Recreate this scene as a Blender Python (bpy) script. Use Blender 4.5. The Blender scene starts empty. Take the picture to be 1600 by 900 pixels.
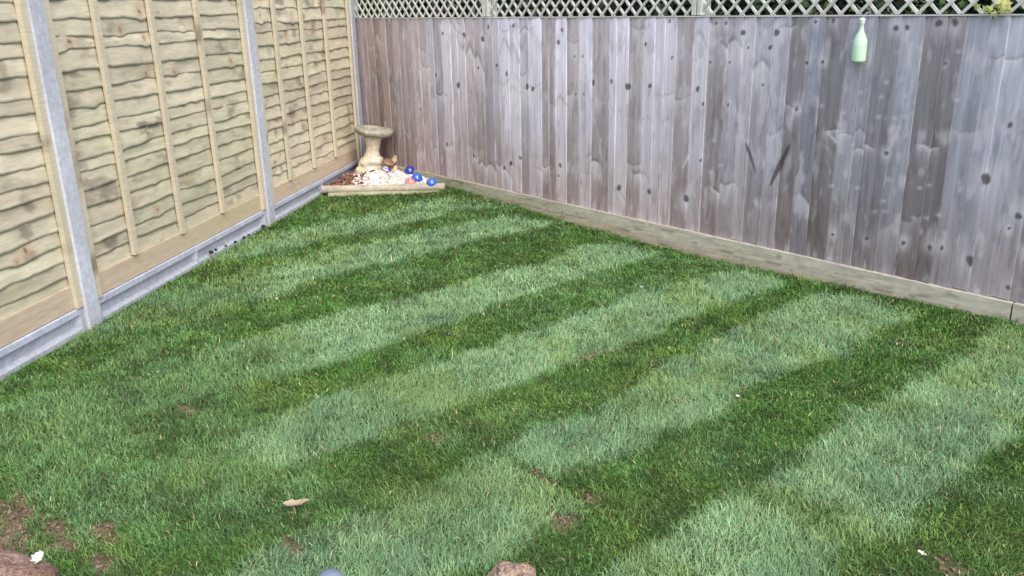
import bpy, bmesh, math, random
import numpy as np
from mathutils import Vector, Matrix
R = math.radians
sc = bpy.context.scene
col = sc.collection

# ------------------------------------------------------------------ camera
# world frame: origin where the two fences meet, +X along the board fence, lawn at z = 0
FPX, CX, CY, CZ = 1328.26, 6.6176, -3.9512, 1.3804
YAW, PIT, ROLL = R(-49.6223), R(18.4486), R(-1.2738)
A = R(49.9787)                                   # direction of the lap-panel fence
fw = Vector((math.sin(YAW)*math.cos(PIT), math.cos(YAW)*math.cos(PIT), -math.sin(PIT)))
rt0 = Vector((math.cos(YAW), -math.sin(YAW), 0)); up0 = rt0.cross(fw)
rt = rt0*math.cos(ROLL)+up0*math.sin(ROLL); up = -rt0*math.sin(ROLL)+up0*math.cos(ROLL)
cam = bpy.data.objects.new('camera', bpy.data.cameras.new('camera')); col.objects.link(cam)
M = Matrix((rt, up, -fw)).transposed().to_4x4(); M.translation = (CX, CY, CZ)
cam.matrix_world = M
cam.data.sensor_width = 36; cam.data.lens = FPX/1600*36; cam.data.clip_end = 800; cam.data.clip_start = .05
sc.camera = cam

# ------------------------------------------------------------------ light
SUN_EL, SUN_AZ = R(50), R(106)      # azimuth from +Y clockwise (towards +X): behind the camera's right shoulder
w = bpy.data.worlds.new('World'); sc.world = w; w.use_nodes = True
nt = w.node_tree; bgn = nt.nodes['Background']
sky = nt.nodes.new('ShaderNodeTexSky'); sky.sky_type = 'NISHITA'; sky.sun_disc = False
sky.sun_elevation = SUN_EL; sky.sun_rotation = SUN_AZ; sky.air_density = 1.0; sky.dust_density = 3.5; sky.ozone_density = 1.0
nt.links.new(sky.outputs[0], bgn.inputs[0]); bgn.inputs[1].default_value = .15
sun = bpy.data.objects.new('sun', bpy.data.lights.new('sun', 'SUN')); col.objects.link(sun)
sun.data.energy = 1.6; sun.data.angle = R(75); sun.data.color = (1, .95, .88)
sd = Vector((math.sin(SUN_AZ)*math.cos(SUN_EL), math.cos(SUN_AZ)*math.cos(SUN_EL), math.sin(SUN_EL)))
sun.rotation_euler = (-sd).to_track_quat('-Z', 'Y').to_euler()
sc.view_settings.view_transform = 'Standard'; sc.view_settings.look = 'None'
sc.view_settings.gamma = 1; sc.view_settings.use_curve_mapping = False
sc.view_settings.exposure = .92
try: sc.cycles.pixel_filter_width = 2.2
except Exception: pass

# ------------------------------------------------------------------ helpers
rng = np.random.default_rng(7); random.seed(7)
def _h(ix, iy, s):
    n = (ix.astype(np.int64)*374761393 + iy.astype(np.int64)*668265263 + s*1442695041) & 0xffffffff
    n = ((n ^ (n >> 13))*1274126177) & 0xffffffff
    return ((n ^ (n >> 16)) & 0xffff)/65535.
def vn(x, y, s=0):
    x = np.asarray(x, float); y = np.asarray(y, float)+0*x; x = x+0*y
    ix = np.floor(x); iy = np.floor(y); fx = x-ix; fy = y-iy
    fx = fx*fx*(3-2*fx); fy = fy*fy*(3-2*fy); ix = ix.astype(np.int64); iy = iy.astype(np.int64)
    a = _h(ix, iy, s); b = _h(ix+1, iy, s); c = _h(ix, iy+1, s); d = _h(ix+1, iy+1, s)
    return (a*(1-fx)+b*fx)*(1-fy)+(c*(1-fx)+d*fx)*fy
def fbm(x, y, s=0, o=4):
    t = 0; a = .5; n = 0
    for i in range(o): t = t+a*vn(x*2**i, y*2**i, s+i*17); n += a; a *= .5
    return t/n
def ss(e0, e1, x):
    t = np.clip((x-e0)/(e1-e0), 0, 1); return t*t*(3-2*t)
def lerp(a, b, t):
    t = np.asarray(t)[..., None]; return np.asarray(a)*(1-t)+np.asarray(b)*t

def mat(name, base=None, attr=False, rough=.8, spec=.3, noise=None, bump=None, gl=0., coat=0.):
    """procedural material; noise=(scale xyz, strength) modulates colour, bump=(scale xyz, strength, distance)"""
    m = bpy.data.materials.new(name); m.use_nodes = True; t = m.node_tree; b = t.nodes['Principled BSDF']
    b.inputs['Roughness'].default_value = rough; b.inputs['Specular IOR Level'].default_value = spec
    b.inputs['Transmission Weight'].default_value = gl; b.inputs['Coat Weight'].default_value = coat
    if attr:
        c = t.nodes.new('ShaderNodeVertexColor'); c.layer_name = 'tint'; src = c.outputs[0]
    else:
        c = t.nodes.new('ShaderNodeRGB'); c.outputs[0].default_value = (*base, 1); src = c.outputs[0]
    tc = t.nodes.new('ShaderNodeTexCoord')
    def nz(scale, detail=5):
        mp = t.nodes.new('ShaderNodeMapping'); mp.inputs['Scale'].default_value = scale
        n = t.nodes.new('ShaderNodeTexNoise'); n.inputs['Scale'].default_value = 1; n.inputs['Detail'].default_value = detail
        t.links.new(tc.outputs['Object'], mp.inputs[0]); t.links.new(mp.outputs[0], n.inputs['Vector']); return n.outputs[0]
    if noise:
        mr = t.nodes.new('ShaderNodeMapRange'); mr.inputs[1].default_value = .3; mr.inputs[2].default_value = .7
        mr.inputs[3].default_value = 1-noise[1]; mr.inputs[4].default_value = 1+noise[1]*.6
        t.links.new(nz(noise[0]), mr.inputs[0])
        vm = t.nodes.new('ShaderNodeVectorMath'); vm.operation = 'SCALE'
        t.links.new(src, vm.inputs[0]); t.links.new(mr.outputs[0], vm.inputs['Scale']); src = vm.outputs[0]
    t.links.new(src, b.inputs['Base Color'])
    if bump:
        bp = t.nodes.new('ShaderNodeBump'); bp.inputs['Strength'].default_value = bump[1]; bp.inputs['Distance'].default_value = bump[2]
        t.links.new(nz(bump[0]), bp.inputs['Height']); t.links.new(bp.outputs[0], b.inputs['Normal'])
    return m

def mesh_np(name, V, Fq, m, parent=None, C=None, smooth=False, loc=None):
    """V (n,3); Fq list of face index tuples or int array (k,3|4) or list of such arrays"""
    V = np.asarray(V, float)
    me = bpy.data.meshes.new(name)
    arrs = Fq if isinstance(Fq, list) and len(Fq) and isinstance(Fq[0], np.ndarray) else [np.asarray(Fq)]
    idx = np.concatenate([a.ravel() for a in arrs]).astype(np.int32)
    tot = np.concatenate([np.full(len(a), a.shape[1]) for a in arrs]).astype(np.int32)
    st = np.concatenate([[0], np.cumsum(tot)[:-1]]).astype(np.int32)
    me.vertices.add(len(V)); me.vertices.foreach_set('co', V.astype(np.float32).ravel())
    me.loops.add(len(idx)); me.loops.foreach_set('vertex_index', idx)
    me.polygons.add(len(tot)); me.polygons.foreach_set('loop_start', st); me.polygons.foreach_set('loop_total', tot)
    me.polygons.foreach_set('use_smooth', np.full(len(tot), smooth))
    me.update(calc_edges=True); me.validate()
    if C is not None:
        ca = me.color_attributes.new('tint', 'FLOAT_COLOR', 'POINT')
        C = np.asarray(C, float); C4 = np.concatenate([np.clip(C, 0, 1), np.ones((len(C), 1))], 1)
        ca.data.foreach_set('color', C4.astype(np.float32).ravel())
    me.materials.append(m)
    o = bpy.data.objects.new(name, me); col.objects.link(o)
    if parent: o.parent = parent
    if loc: o.location = loc
    return o
class MB:
    """collects closed pieces with per-vertex tint"""
    def __init__(s): s.V = []; s.F4 = []; s.F3 = []; s.C = []; s.n = 0
    def add(s, V, F, c=(.5, .5, .5)):
        V = np.asarray(V, float); C = np.asarray(c, float)
        if C.ndim == 1: C = np.tile(C, (len(V), 1))
        s.V.append(V); s.C.append(C)
        for f in F:
            (s.F4 if len(f) == 4 else s.F3).append([i+s.n for i in f])
        s.n += len(V)
    def box(s, x0, x1, y0, y1, z0, z1, c=(.5,)*3, T=None, bev=0.):
        if bev:
            bm = bmesh.new(); bmesh.ops.create_cube(bm, size=1)
            for v in bm.verts: v.co = Vector(((x0+x1)/2+v.co.x*(x1-x0), (y0+y1)/2+v.co.y*(y1-y0), (z0+z1)/2+v.co.z*(z1-z0)))
            bmesh.ops.bevel(bm, geom=bm.edges[:], offset=bev, segments=2, affect='EDGES'); bmesh.ops.triangulate(bm, faces=[f for f in bm.faces if len(f.verts) > 4])
            bm.verts.index_update(); V = np.array([v.co[:] for v in bm.verts]); F = [[v.index for v in f.verts] for f in bm.faces]; bm.free()
        else:
            V = np.array([(x, y, z) for x in (x0, x1) for y in (y0, y1) for z in (z0, z1)])
            F = [(0, 1, 3, 2), (4, 6, 7, 5), (0, 4, 5, 1), (2, 3, 7, 6), (0, 2, 6, 4), (1, 5, 7, 3)]
        if T is not None: V = T(V)
        s.add(V, F, c)
    def build(s, name, m, parent=None, smooth=False, loc=None):
        V = np.concatenate(s.V); F = []
        if s.F4: F.append(np.array(s.F4))
        if s.F3: F.append(np.array(s.F3))
        return mesh_np(name, V, F, m, parent, np.concatenate(s.C), smooth, loc)
def tag(o, label=None, cat=None, group=None, kind=None):
    if label: o['label'] = label
    if cat: o['category'] = cat
    if group: o['group'] = group
    if kind: o['kind'] = kind
    return o
def empty(name, loc=(0, 0, 0), rz=0):
    e = bpy.data.objects.new(name, None); e.location = loc; e.rotation_euler = (0, 0, rz); col.objects.link(e); return e
def grid_faces(nu, nv, off=0):
    i = np.arange(nu-1)[:, None]; j = np.arange(nv-1)[None, :]
    a = (i*nv+j+off).ravel(); return np.stack([a, a+nv, a+nv+1, a+1], 1)
def gz(x, y):
    """height of the lawn: almost level, sunk a little along the board fence, raised at the far corner"""
    x = np.asarray(x, float); y = np.asarray(y, float)
    prof = np.interp(x, [.5, 1.38, 2.0, 2.65, 3.2, 3.7, 4.15, 4.5, 4.85, 5.2, 5.6], [.03, .02, .0, -.03, -.043, -.05, -.038, -.025, -.008, .003, .006])
    return prof*np.exp(-(np.abs(y)/.45)**1.5) + .012*(fbm(x*1.7, y*1.7, 5, 3)-.5)*2 + .01
# local frame of the lap fence: t along it from the corner, n towards the lawn
tv = np.array([math.cos(A), -math.sin(A)]); nv_ = np.array([math.sin(A), math.cos(A)])
def L2W(V):
    V = np.asarray(V, float); P = V[:, 0:1]*tv+(V[:, 1:2]-.042)*nv_; return np.concatenate([P, V[:, 2:3]], 1)

# ------------------------------------------------------------------ ground
m_soil = mat('soil', attr=True, rough=.95, spec=.1, noise=((60, 60, 60), .35), bump=((90, 90, 90), .6, .01))
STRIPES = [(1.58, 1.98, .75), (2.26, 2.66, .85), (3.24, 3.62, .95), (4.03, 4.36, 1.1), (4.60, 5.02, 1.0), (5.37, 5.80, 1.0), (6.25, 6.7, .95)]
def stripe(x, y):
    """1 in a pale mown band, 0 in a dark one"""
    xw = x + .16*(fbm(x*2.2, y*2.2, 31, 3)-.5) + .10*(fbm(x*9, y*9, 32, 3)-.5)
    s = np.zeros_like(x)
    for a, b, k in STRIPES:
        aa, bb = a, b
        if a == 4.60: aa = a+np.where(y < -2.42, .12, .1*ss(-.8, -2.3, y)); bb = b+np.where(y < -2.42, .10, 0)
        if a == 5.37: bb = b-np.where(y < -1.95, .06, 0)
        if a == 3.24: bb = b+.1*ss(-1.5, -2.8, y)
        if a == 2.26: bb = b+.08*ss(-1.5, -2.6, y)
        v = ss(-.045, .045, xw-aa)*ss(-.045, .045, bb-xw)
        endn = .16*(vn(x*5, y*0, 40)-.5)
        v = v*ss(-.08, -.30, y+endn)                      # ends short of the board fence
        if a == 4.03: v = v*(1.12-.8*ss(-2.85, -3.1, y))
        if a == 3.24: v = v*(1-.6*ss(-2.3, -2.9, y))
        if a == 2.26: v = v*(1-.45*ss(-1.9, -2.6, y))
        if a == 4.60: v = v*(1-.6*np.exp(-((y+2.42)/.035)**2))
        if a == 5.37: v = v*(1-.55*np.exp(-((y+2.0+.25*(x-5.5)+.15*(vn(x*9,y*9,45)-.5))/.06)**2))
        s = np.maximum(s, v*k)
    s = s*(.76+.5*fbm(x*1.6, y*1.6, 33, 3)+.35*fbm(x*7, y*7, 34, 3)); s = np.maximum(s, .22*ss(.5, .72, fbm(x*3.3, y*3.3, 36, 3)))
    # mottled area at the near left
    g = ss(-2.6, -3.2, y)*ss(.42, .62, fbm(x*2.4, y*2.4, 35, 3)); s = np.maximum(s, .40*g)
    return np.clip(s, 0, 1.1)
def bare(x, y):
    """0..1 how bald the turf is"""
    b = np.zeros_like(x)
    for px, py, rx, ry in [(4.22, -3.60, .12, .035), (4.30, -3.50, .09, .03), (5.13, -2.52, .05, .05), (5.10, -2.38, .045, .025), (4.95, -2.42, .13, .02),
                           (4.51, -2.51, .06, .05), (3.76, -3.01, .05, .03), (5.50, -2.06, .09, .02), (5.95, -1.95, .05, .04),
                           (4.37, -1.62, .02, .12), (3.62, -1.2, .015, .2), (2.75, -2.22, .03, .04), (3.7, -3.05, .05, .03),
                           (4.75, -3.15, .06, .03), (4.45, -3.55, .05, .03), (4.1, -3.72, .25, .12)]:
        q = ((x-px)/rx)**2+((y-py)/ry)**2 + 2.6*(fbm(x*28, y*28, 44, 3)-.5)
        b = np.maximum(b, ss(1.3, .0, q))
    return b
xs = np.arange(-.6, 8.6, .04); ys = np.arange(-8.0, 0.001, .04)
X, Y = np.meshgrid(xs, ys, indexing='ij')
Z = gz(X, Y)-.006
brn = np.array([.17, .125, .085]); thatch = np.array([.045, .07, .02])
bb = np.maximum(bare(X.ravel(), Y.ravel()), ss(-.05, -.0, Y.ravel()))
gc = lerp(thatch, brn, np.clip(bb+.35*(fbm(X.ravel()*8, Y.ravel()*8, 9, 3)-.45), 0, 1))
V = np.stack([X.ravel(), Y.ravel(), Z.ravel()], 1)
# outer skirt reaches the horizon and sinks 6 cm under the lawn sheet's rim
lawn = mesh_np('lawn_ground', V, grid_faces(len(xs), len(ys)), m_soil, None, gc, True)
tag(lawn, kind='structure')
m_far = mat('far_ground', (.06, .075, .03), rough=.95, noise=((3, 3, 3), .4))
B = 400
far = mesh_np('ground', [(-B, -B, -.1), (B, -B, -.1), (B, B, -.1), (-B, B, -.1)], [(0, 1, 2, 3)], m_far); tag(far, kind='structure')

# ------------------------------------------------------------------ grass
def grass():
    N = 1500000
    x = rng.uniform(.3, 7.2, N); y = rng.uniform(-4.6, .0, N)
    dx = x-CX; dy = y-CY
    dep = dx*fw.x+dy*fw.y; lat = dx*rt0.x+dy*rt0.y
    dist = np.hypot(dx, dy)
    n = x*nv_[0]+y*nv_[1]
    pitch = .004*np.clip(dist/2.6, .8, 3)                 # mean blade spacing
    dens = 1/pitch**2; area = 6.9*4.6; keep = rng.random(N) < np.clip(dens/(N/area), 0, 1)
    k = keep & (n > -.006+.024*vn(x*9, y*9, 3)) & (y < -.034-.015*vn(x*12, y*0, 4)) & (dep > 1.15) & (np.abs(lat) < dep*.66+.5) 
    # behind the log edging there is no lawn
    ex, ey = .737, -.848; fx_, fy_ = 1.365, -.108
    side = (x-ex)*(fy_-ey)-(y-ey)*(fx_-ex)
    k &= side > .012
    x, y, dist = x[k], y[k], dist[k]
    b = bare(x, y); k = rng.random(len(x)) > b*.9+.10*(fbm(x*6, y*6, 12, 3) > .62)
    x, y, dist, b = x[k], y[k], dist[k], b[k]
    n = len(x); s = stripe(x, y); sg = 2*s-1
    cl = fbm(x*14, y*14, 50, 3); cl2 = fbm(x*5, y*5, 52, 3)
    # lean: pale bands bent away along the mowing line, dark ones towards the viewer
    ang = rng.normal(0, 1.15, n)+(vn(x*13, y*13, 55)-.5)*3.0
    base = np.where(rng.random(n) < .5+.42*np.clip(sg, -1, 1), R(100), R(-70))
    th = base+ang
    lean = np.clip(.85+.38*rng.normal(0, 1, n)+.2*np.abs(sg), .15, 1.55)
    Lh = (.018+.017*rng.random(n))*(.45+1.15*fbm(x*9, y*9, 57, 3))*(1-.45*b)*(.82+.3*s)
    edge = np.exp(-np.abs(y)/.05)*.4; Lh *= 1+edge
    long = rng.random(n) < .012; Lh = np.where(long, Lh*1.7, Lh)
    W = .0022*np.clip(dist/2.8, .9, 3)*(.55+.55*rng.random(n)+.8*(rng.random(n) < .12))
    dxh = np.cos(th); dyh = np.sin(th)
    z0 = gz(x, y)-.006
    flat = rng.random(n) < .035; lean = np.where(flat, 1.5, lean); th = np.where(flat, rng.uniform(0, 6.28, n), th); dxh = np.cos(th); dyh = np.sin(th); z0 = z0+flat*.014
    wa = th+np.pi/2+rng.normal(0, .6, n); wx = np.cos(wa)*W/2; wy = np.sin(wa)*W/2
    P = np.zeros((n, 5, 3)); l1 = lean*.55; l2 = lean*1.25
    mx = x+dxh*np.sin(l1)*Lh*.5; my = y+dyh*np.sin(l1)*Lh*.5; mz = z0+np.cos(l1)*Lh*.5
    tx = mx+dxh*np.sin(l2)*Lh*.55; ty = my+dyh*np.sin(l2)*Lh*.55; tz = mz+np.maximum(np.cos(l2), -.25)*Lh*.55
    P[:, 0] = np.stack([x-wx, y-wy, z0], 1); P[:, 1] = np.stack([x+wx, y+wy, z0], 1)
    P[:, 2] = np.stack([mx+wx*.9, my+wy*.9, mz], 1); P[:, 3] = np.stack([mx-wx*.9, my-wy*.9, mz], 1); P[:, 4] = np.stack([tx, ty, tz], 1)
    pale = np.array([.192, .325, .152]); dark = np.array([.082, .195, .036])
    c = lerp(dark, pale, np.clip(s, 0, 1))  # band colours bake in light and shade of leaning blades, besides turf differences
    c = lerp(c, np.array([.155, .24, .05]), np.clip((fbm(x*4, y*4, 60, 3)-.52)*3, 0, .5))      # yellower sod
    c = lerp(c, np.array([.115, .235, .120]), np.clip((fbm(x*6, y*6, 63, 3)-.52)*4, 0, .5)*np.clip(s+.25, 0, 1))  # bluer sod
    c = lerp(c, np.array([.040, .075, .022]), np.clip((fbm(x*13, y*13, 66, 4)-.53)*4, 0, .6)*np.clip(1.15-.75*s, .2, 1))
    c = c*(.70+.60*rng.random((n, 1)))*(.74+.52*cl2[:, None])
    straw = flat & (rng.random(n) < .16); straw |= rng.random(n) < .012+.12*b+.04*(cl > .66)
    c[straw] = np.array([.36, .33, .17])*(.6+.6*rng.random((straw.sum(), 1)))
    Cc = np.repeat(c[:, None, :], 5, 1)
    i = np.arange(n)[:, None]*5
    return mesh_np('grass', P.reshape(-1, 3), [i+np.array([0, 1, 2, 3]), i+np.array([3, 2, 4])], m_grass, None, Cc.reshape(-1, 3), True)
m_grass = mat('grass_blades', attr=True, rough=.5, spec=.35)
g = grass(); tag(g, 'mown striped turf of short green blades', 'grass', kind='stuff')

# ------------------------------------------------------------------ lap-panel fence (left)
m_conc = mat('concrete', attr=True, rough=.9, spec=.2, noise=((45, 45, 45), .16), bump=((140, 140, 140), .25, .004))
m_lap = mat('lap_wood', attr=True, rough=.82, spec=.2, noise=((14, 14, 110), .13), bump=((10, 10, 160), .35, .002))
T3, PITCH = .0994, 1.93
conc = np.array([.405, .425, .485])
def conc_tint(V, s):
    n = fbm(V[:, 0]*7+s*3, V[:, 2]*5+V[:, 1]*9, 70+s, 4); st = fbm(V[:, 0]*30, V[:, 2]*2.5, 80+s, 3)
    c = conc*(.78+.30*n+.16*st)[:, None]
    g = ss(.10, .0, V[:, 2])[:, None]*.25
    return c*(1-g)+np.array([.16, .18, .10])*g
def concrete_post(k):
    t = T3+PITCH*k; root_h = 1.98
    # section: deep web with chamfered front and recessed channels either side for the panels
    w2 = .052; n0, n1 = -.055, .055
    sec = [(-w2+.012, n1), (w2-.006, n1), (w2, n1-.007), (w2, .030), (.030, .026), (.030, -.026), (w2, -.030), (w2, n0), (-w2, n0), (-w2, -.030), (-.030, -.026), (-.030, .026), (-w2, .030), (-w2, n1-.014)]
    zs = np.linspace(-.25, root_h, 46); V = []; 
    for z in zs:
        for i, (a, b) in enumerate(sec): V.append((t+a+.002*(vn(z*9, i, k+5)-.5), b+.002*(vn(z*11, i, k+9)-.5), z))
    m = len(sec); F = []
    for i in range(len(zs)-1):
        for j in range(m): F.append((i*m+j, i*m+(j+1) % m, (i+1)*m+(j+1) % m, (i+1)*m+j))
    V = np.array(V); me_F4 = np.array(F)
    # caps as fans
    top = len(V); V = np.concatenate([V, [[t, 0, root_h+.004]]]); o = (len(zs)-1)*m
    F3 = np.array([(o+j, o+(j+1) % m, top) for j in range(m)])
    C = conc_tint(V, k)*(1.08, 1, .95)[0]
    wv = L2W(V); org = L2W(np.array([[t, 0, 0]]))[0]
    return mesh_np('concrete_post', wv-org, [me_F4, F3], m_conc, None, C, False, tuple(org))
for k, lb in enumerate(['grey concrete fence post in the corner behind the birdbath', 'grey concrete fence post standing between the middle and the far lap panel',
                        'nearest grey concrete fence post, its foot in the lawn at the left', 'grey concrete fence post beyond the left end of the nearest lap panel']):
    tag(concrete_post(k), lb, 'fence post', 'concrete posts of the lap fence')

lapA = np.array([.58, .54, .41]); lapB = np.array([.50, .44, .335]); lapG = np.array([.46, .455, .32])
def onlap(px, py, off=-.022):
    d = fw+(px-800)/FPX*rt-(py-450)/FPX*up; nl = Vector((nv_[0], nv_[1], 0)); C_ = Vector((CX, CY, CZ)); P = C_+d*((off-C_.dot(nl))/d.dot(nl)); return P.x*tv[0]+P.y*tv[1], P.z
# dark mould stains of the timber: pixel, half width and height in metres, strength
STAIN = [(*onlap(a, b), c, d, e) for a, b, c, d, e in [(238, 196, .13, .022, 1.), (255, 186, .08, .016, .9), (228, 207, .05, .012, .9), (110, 116, .10, .010, .8), (350, 80, .09, .045, .5), (150, 285, .16, .035, .75), (172, 300, .09, .05, .7),
    (175, 380, .08, .03, .7), (128, 68, .08, .02, .4), (285, 165, .05, .008, .9), (45, 365, .05, .035, .8), (48, 400, .05, .03, .7), (335, 30, .1, .02, .35), (30, 290, .1, .03, .4), (265, 60, .12, .02, .3), (300, 285, .15, .02, .5), (365, 160, .08, .03, .5),
    (345, 75, .10, .02, .5), (352, 300, .09, .02, .5), (405, 290, .1, .02, .4), (490, 60, .15, .03, .3), (440, 20, .15, .03, .3), (75, 220, .07, .02, .4), (255, 245, .10, .02, .6), (260, 255, .12, .015, .5)]]
def lap_panel(k, label):
    t0 = T3+PITCH*k+.034; t1 = t0+PITCH-.068; zb = .122; zt = zb+1.80
    org = L2W(np.array([[t0, 0, 0]]))[0]
    root = empty('lap_fence_panel', tuple(org)); tag(root, label, 'fence panel', 'lap panels between the concrete posts')
    r = np.random.default_rng(100+k)
    # slats: front face of each is one wavy grid, lower edge thick and proud, top tucked behind the next
    nt_ = 150; tt = np.linspace(t0+.004, t1-.004, nt_)
    mb = MB(); z = zb+.085; i = 0
    knots = []
    while z < zt-.02:
        e = r.uniform(.058, .092); z1 = min(z+e, zt)
        s = 1000*k+i*13
        amp = .013*(.4+r.random()) * (1.5 if r.random() < .3 else 1)
        low = z+amp*(fbm(tt*2.3+s, tt*0, s, 3)-.5)*2+.009*(fbm(tt*16, tt*0, s+3, 3)-.5)
        # knots bend the grain and the waney edge
        nk = r.integers(0, 4); kn = [(r.uniform(t0, t1), r.uniform(.15, .85), r.uniform(.006, .016)) for _ in range(nk)]
        for kt, kf, kr in kn: low = low+.010*r.choice([-1, 1])*np.exp(-((tt-kt)/.035)**2)
        topz = z1+.022+0*tt; nj = 9
        jj = np.linspace(0, 1, nj)
        tone = r.random(); hue = r.random()
        Vg = np.zeros((nt_, nj, 3)); Cg = np.zeros((nt_, nj, 3))
        warp = .006*(fbm(tt*1.7, tt*0+s, s+9, 2)-.5)
        for q, f in enumerate(jj):
            zz = low+(topz-low)*f
            nn = .0205-.0105*f-(1-f)*.006*ss(.35, .7, fbm(tt*6+s, tt*0, s+8, 2))+warp*(1-f)+.003*(vn(tt*14, tt*0+f*3, s+4)-.5)
            Vg[:, q, 0] = tt; Vg[:, q, 1] = nn; Vg[:, q, 2] = zz
            g1 = fbm(tt*3+s, (zz-low)*55+.6*fbm(tt*5, zz*9, s, 2), s+1, 4)
            c = lerp(lapA, lapB, np.clip(hue*.8+(g1-.5)*1.4, 0, 1)); c = lerp(c, lapG, np.clip((fbm(tt*1.3, zz*2, 200+k, 3)-.42)*2.5, 0, .7))
            c = c*(.84+.28*tone)*(.74+.5*g1)[:, None]*(.86+.26*fbm(tt*4+s, f*1.5+tt*0, s+6, 2))[:, None]
            mold = ss(.60, .76, fbm(tt*5.5, zz*9, 300+k, 4))*ss(.45, .6, fbm(tt*1.1, zz*1.3, 340+k, 2))
            mold = np.maximum(mold, .6*ss(.66, .8, fbm(tt*7+s, f*2+tt*0, s+7, 3)))
            c = lerp(c, np.array([.13, .10, .07]), .62*mold)
            for st_, sz_, sw_, sh_, se_ in STAIN:
                if abs(st_-(t0+t1)/2) > 1.1 or abs(sz_-z) > .16: continue
                q_ = ((tt-st_)/sw_)**2+((zz-sz_-.12*(tt-st_))/sh_)**2+2.6*(fbm(tt*24, zz*60, 360, 4)-.5); c = lerp(c, np.array([.11, .095, .08]), .72*se_*ss(1.15, .25, q_))
            for kt, kf, kr in kn:
                d = np.hypot((tt-kt)*.8, (f-kf)*e); halo = np.exp(-(d/(kr*2.6))**2)
                c = lerp(c, np.array([.36, .22, .12]), .5*halo); c = lerp(c, np.array([.10, .065, .04]), .8*ss(kr*.8, kr*.4, d))
            c = lerp(c, np.array([.64, .59, .44]), .35*np.exp(-((f-.06)/.05)**2)*np.ones(nt_))      # pale sawn lower arris
            Cg[:, q] = c
        # front grid + lower edge + back
        Vb = Vg[:, [0, nj-1]].copy(); Vb[:, 0, 1] -= .006; Vb[:, 0, 2] -= .0; Vb[:, 1, 1] -= .004
        allV = np.concatenate([Vg, Vb], 1); allC = np.concatenate([Cg, Cg[:, [0, nj-1]]*.8], 1)
        m = nj+2; F = []
        order = list(range(nj))+[nj+1, nj]
        for u in range(nt_-1):
            for q in range(m):
                a, b = order[q], order[(q+1) % m]; F.append((u*m+a, (u+1)*m+a, (u+1)*m+b, u*m+b))
        Vw = L2W(allV.reshape(-1, 3))-org
        mb.add(Vw, F, allC.reshape(-1, 3)); z = z1; i += 1
    mb.build('slats', m_lap, root, True)
    def strip(name, ta, tb, n0, n1, za, zc, tone, jit=.0):
        nz_ = 40; zs = np.linspace(za, zc, nz_); s = int(ta*997)+k
        V = []; C = []
        wob = jit*(fbm(zs*1.5, zs*0, s, 2)-.5)*2; ww = .002*(vn(zs*20, zs*0, s+2)-.5)
        for i_, z_ in enumerate(zs):
            for a, b in ((ta, n0), (tb, n0), (tb, n1), (ta, n1)): V.append((a+wob[i_]+(ww[i_] if a == tb else 0), b, z_))
        V = np.array(V); g1 = fbm(V[:, 0]*60, V[:, 2]*3.5, s, 3)
        c = lerp(lapA*.93, lapB*.95, np.clip(tone+(g1-.5), 0, 1))*(.8+.35*g1)[:, None]
        c = lerp(c, np.array([.14, .10, .06]), .7*ss(.70, .8, fbm(V[:, 0]*9, V[:, 2]*7, s+5, 3)))
        F = []
        for u in range(nz_-1):
            for q in range(4): F.append((u*4+q, u*4+(q+1) % 4, (u+1)*4+(q+1) % 4, (u+1)*4+q))
        F += [(0, 3, 2, 1), (nz_*4-4, nz_*4-3, nz_*4-2, nz_*4-1)]
        o = mesh_np(name, L2W(V)-org, np.array(F), m_lap, root, c); return o
    for tc in (.575, 1.035, 1.49):
        tcen = t0+tc+r.uniform(-.006, .006)
        strip('batten', tcen-.018, tcen+.018, .021, .042, zb+.108+r.uniform(-.006, .006), zt, .4, .007)
    strip('edge_batten', t0+.006, t0+.055, .021, .045, zb+.002, zt, .3, .002)
    strip('edge_batten', t1-.055, t1-.006, .021, .045, zb+.002, zt, .3, .002)
    # bottom rail between the edge battens
    nr = 120; ta = np.linspace(t0+.058, t1-.058, nr); mb = MB(); nj = 8
    Vg = []; Cg = []
    for q in range(nj):
        f = q/(nj-1); zz = zb+.002+.102*f; Vg.append(np.stack([ta, 0*ta+.026, 0*ta+zz], 1))
        g1 = fbm(ta*2.5, zz*60+ta*0, 400+k, 4); c = lerp((.52, .435, .325), (.43, .35, .265), np.clip(g1*1.6-.4, 0, 1))
        c = lerp(c, (.44, .40, .25), np.clip((fbm(ta*2, zz*5+ta*0, 420+k, 2)-.5)*3, 0, .7)); Cg.append(c)
    V = np.stack(Vg, 1); C = np.stack(Cg, 1); Vb = V[:, [0, nj-1]].copy(); Vb[:, :, 1] = .002
    V = np.concatenate([V, Vb], 1); C = np.concatenate([C, C[:, [0, nj-1]]], 1); m = nj+2; order = list(range(nj))+[nj+1, nj]; F = []
    for u in range(nr-1):
        for q in range(m):
            a, b = order[q], order[(q+1) % m]; F.append((u*m+a, (u+1)*m+a, (u+1)*m+b, u*m+b))
    mesh_np('bottom_rail', L2W(V.reshape(-1, 3))-org, np.array(F), m_lap, root, C.reshape(-1, 3))
for k, lb in enumerate(['pale timber lap panel nearest the corner, between the corner post and the middle post',
                        'pale timber lap panel in the middle of the left fence with dark mould streaks',
                        'pale timber lap panel cut by the left edge, nearest the viewer']):
    lap_panel(k, lb)

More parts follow.
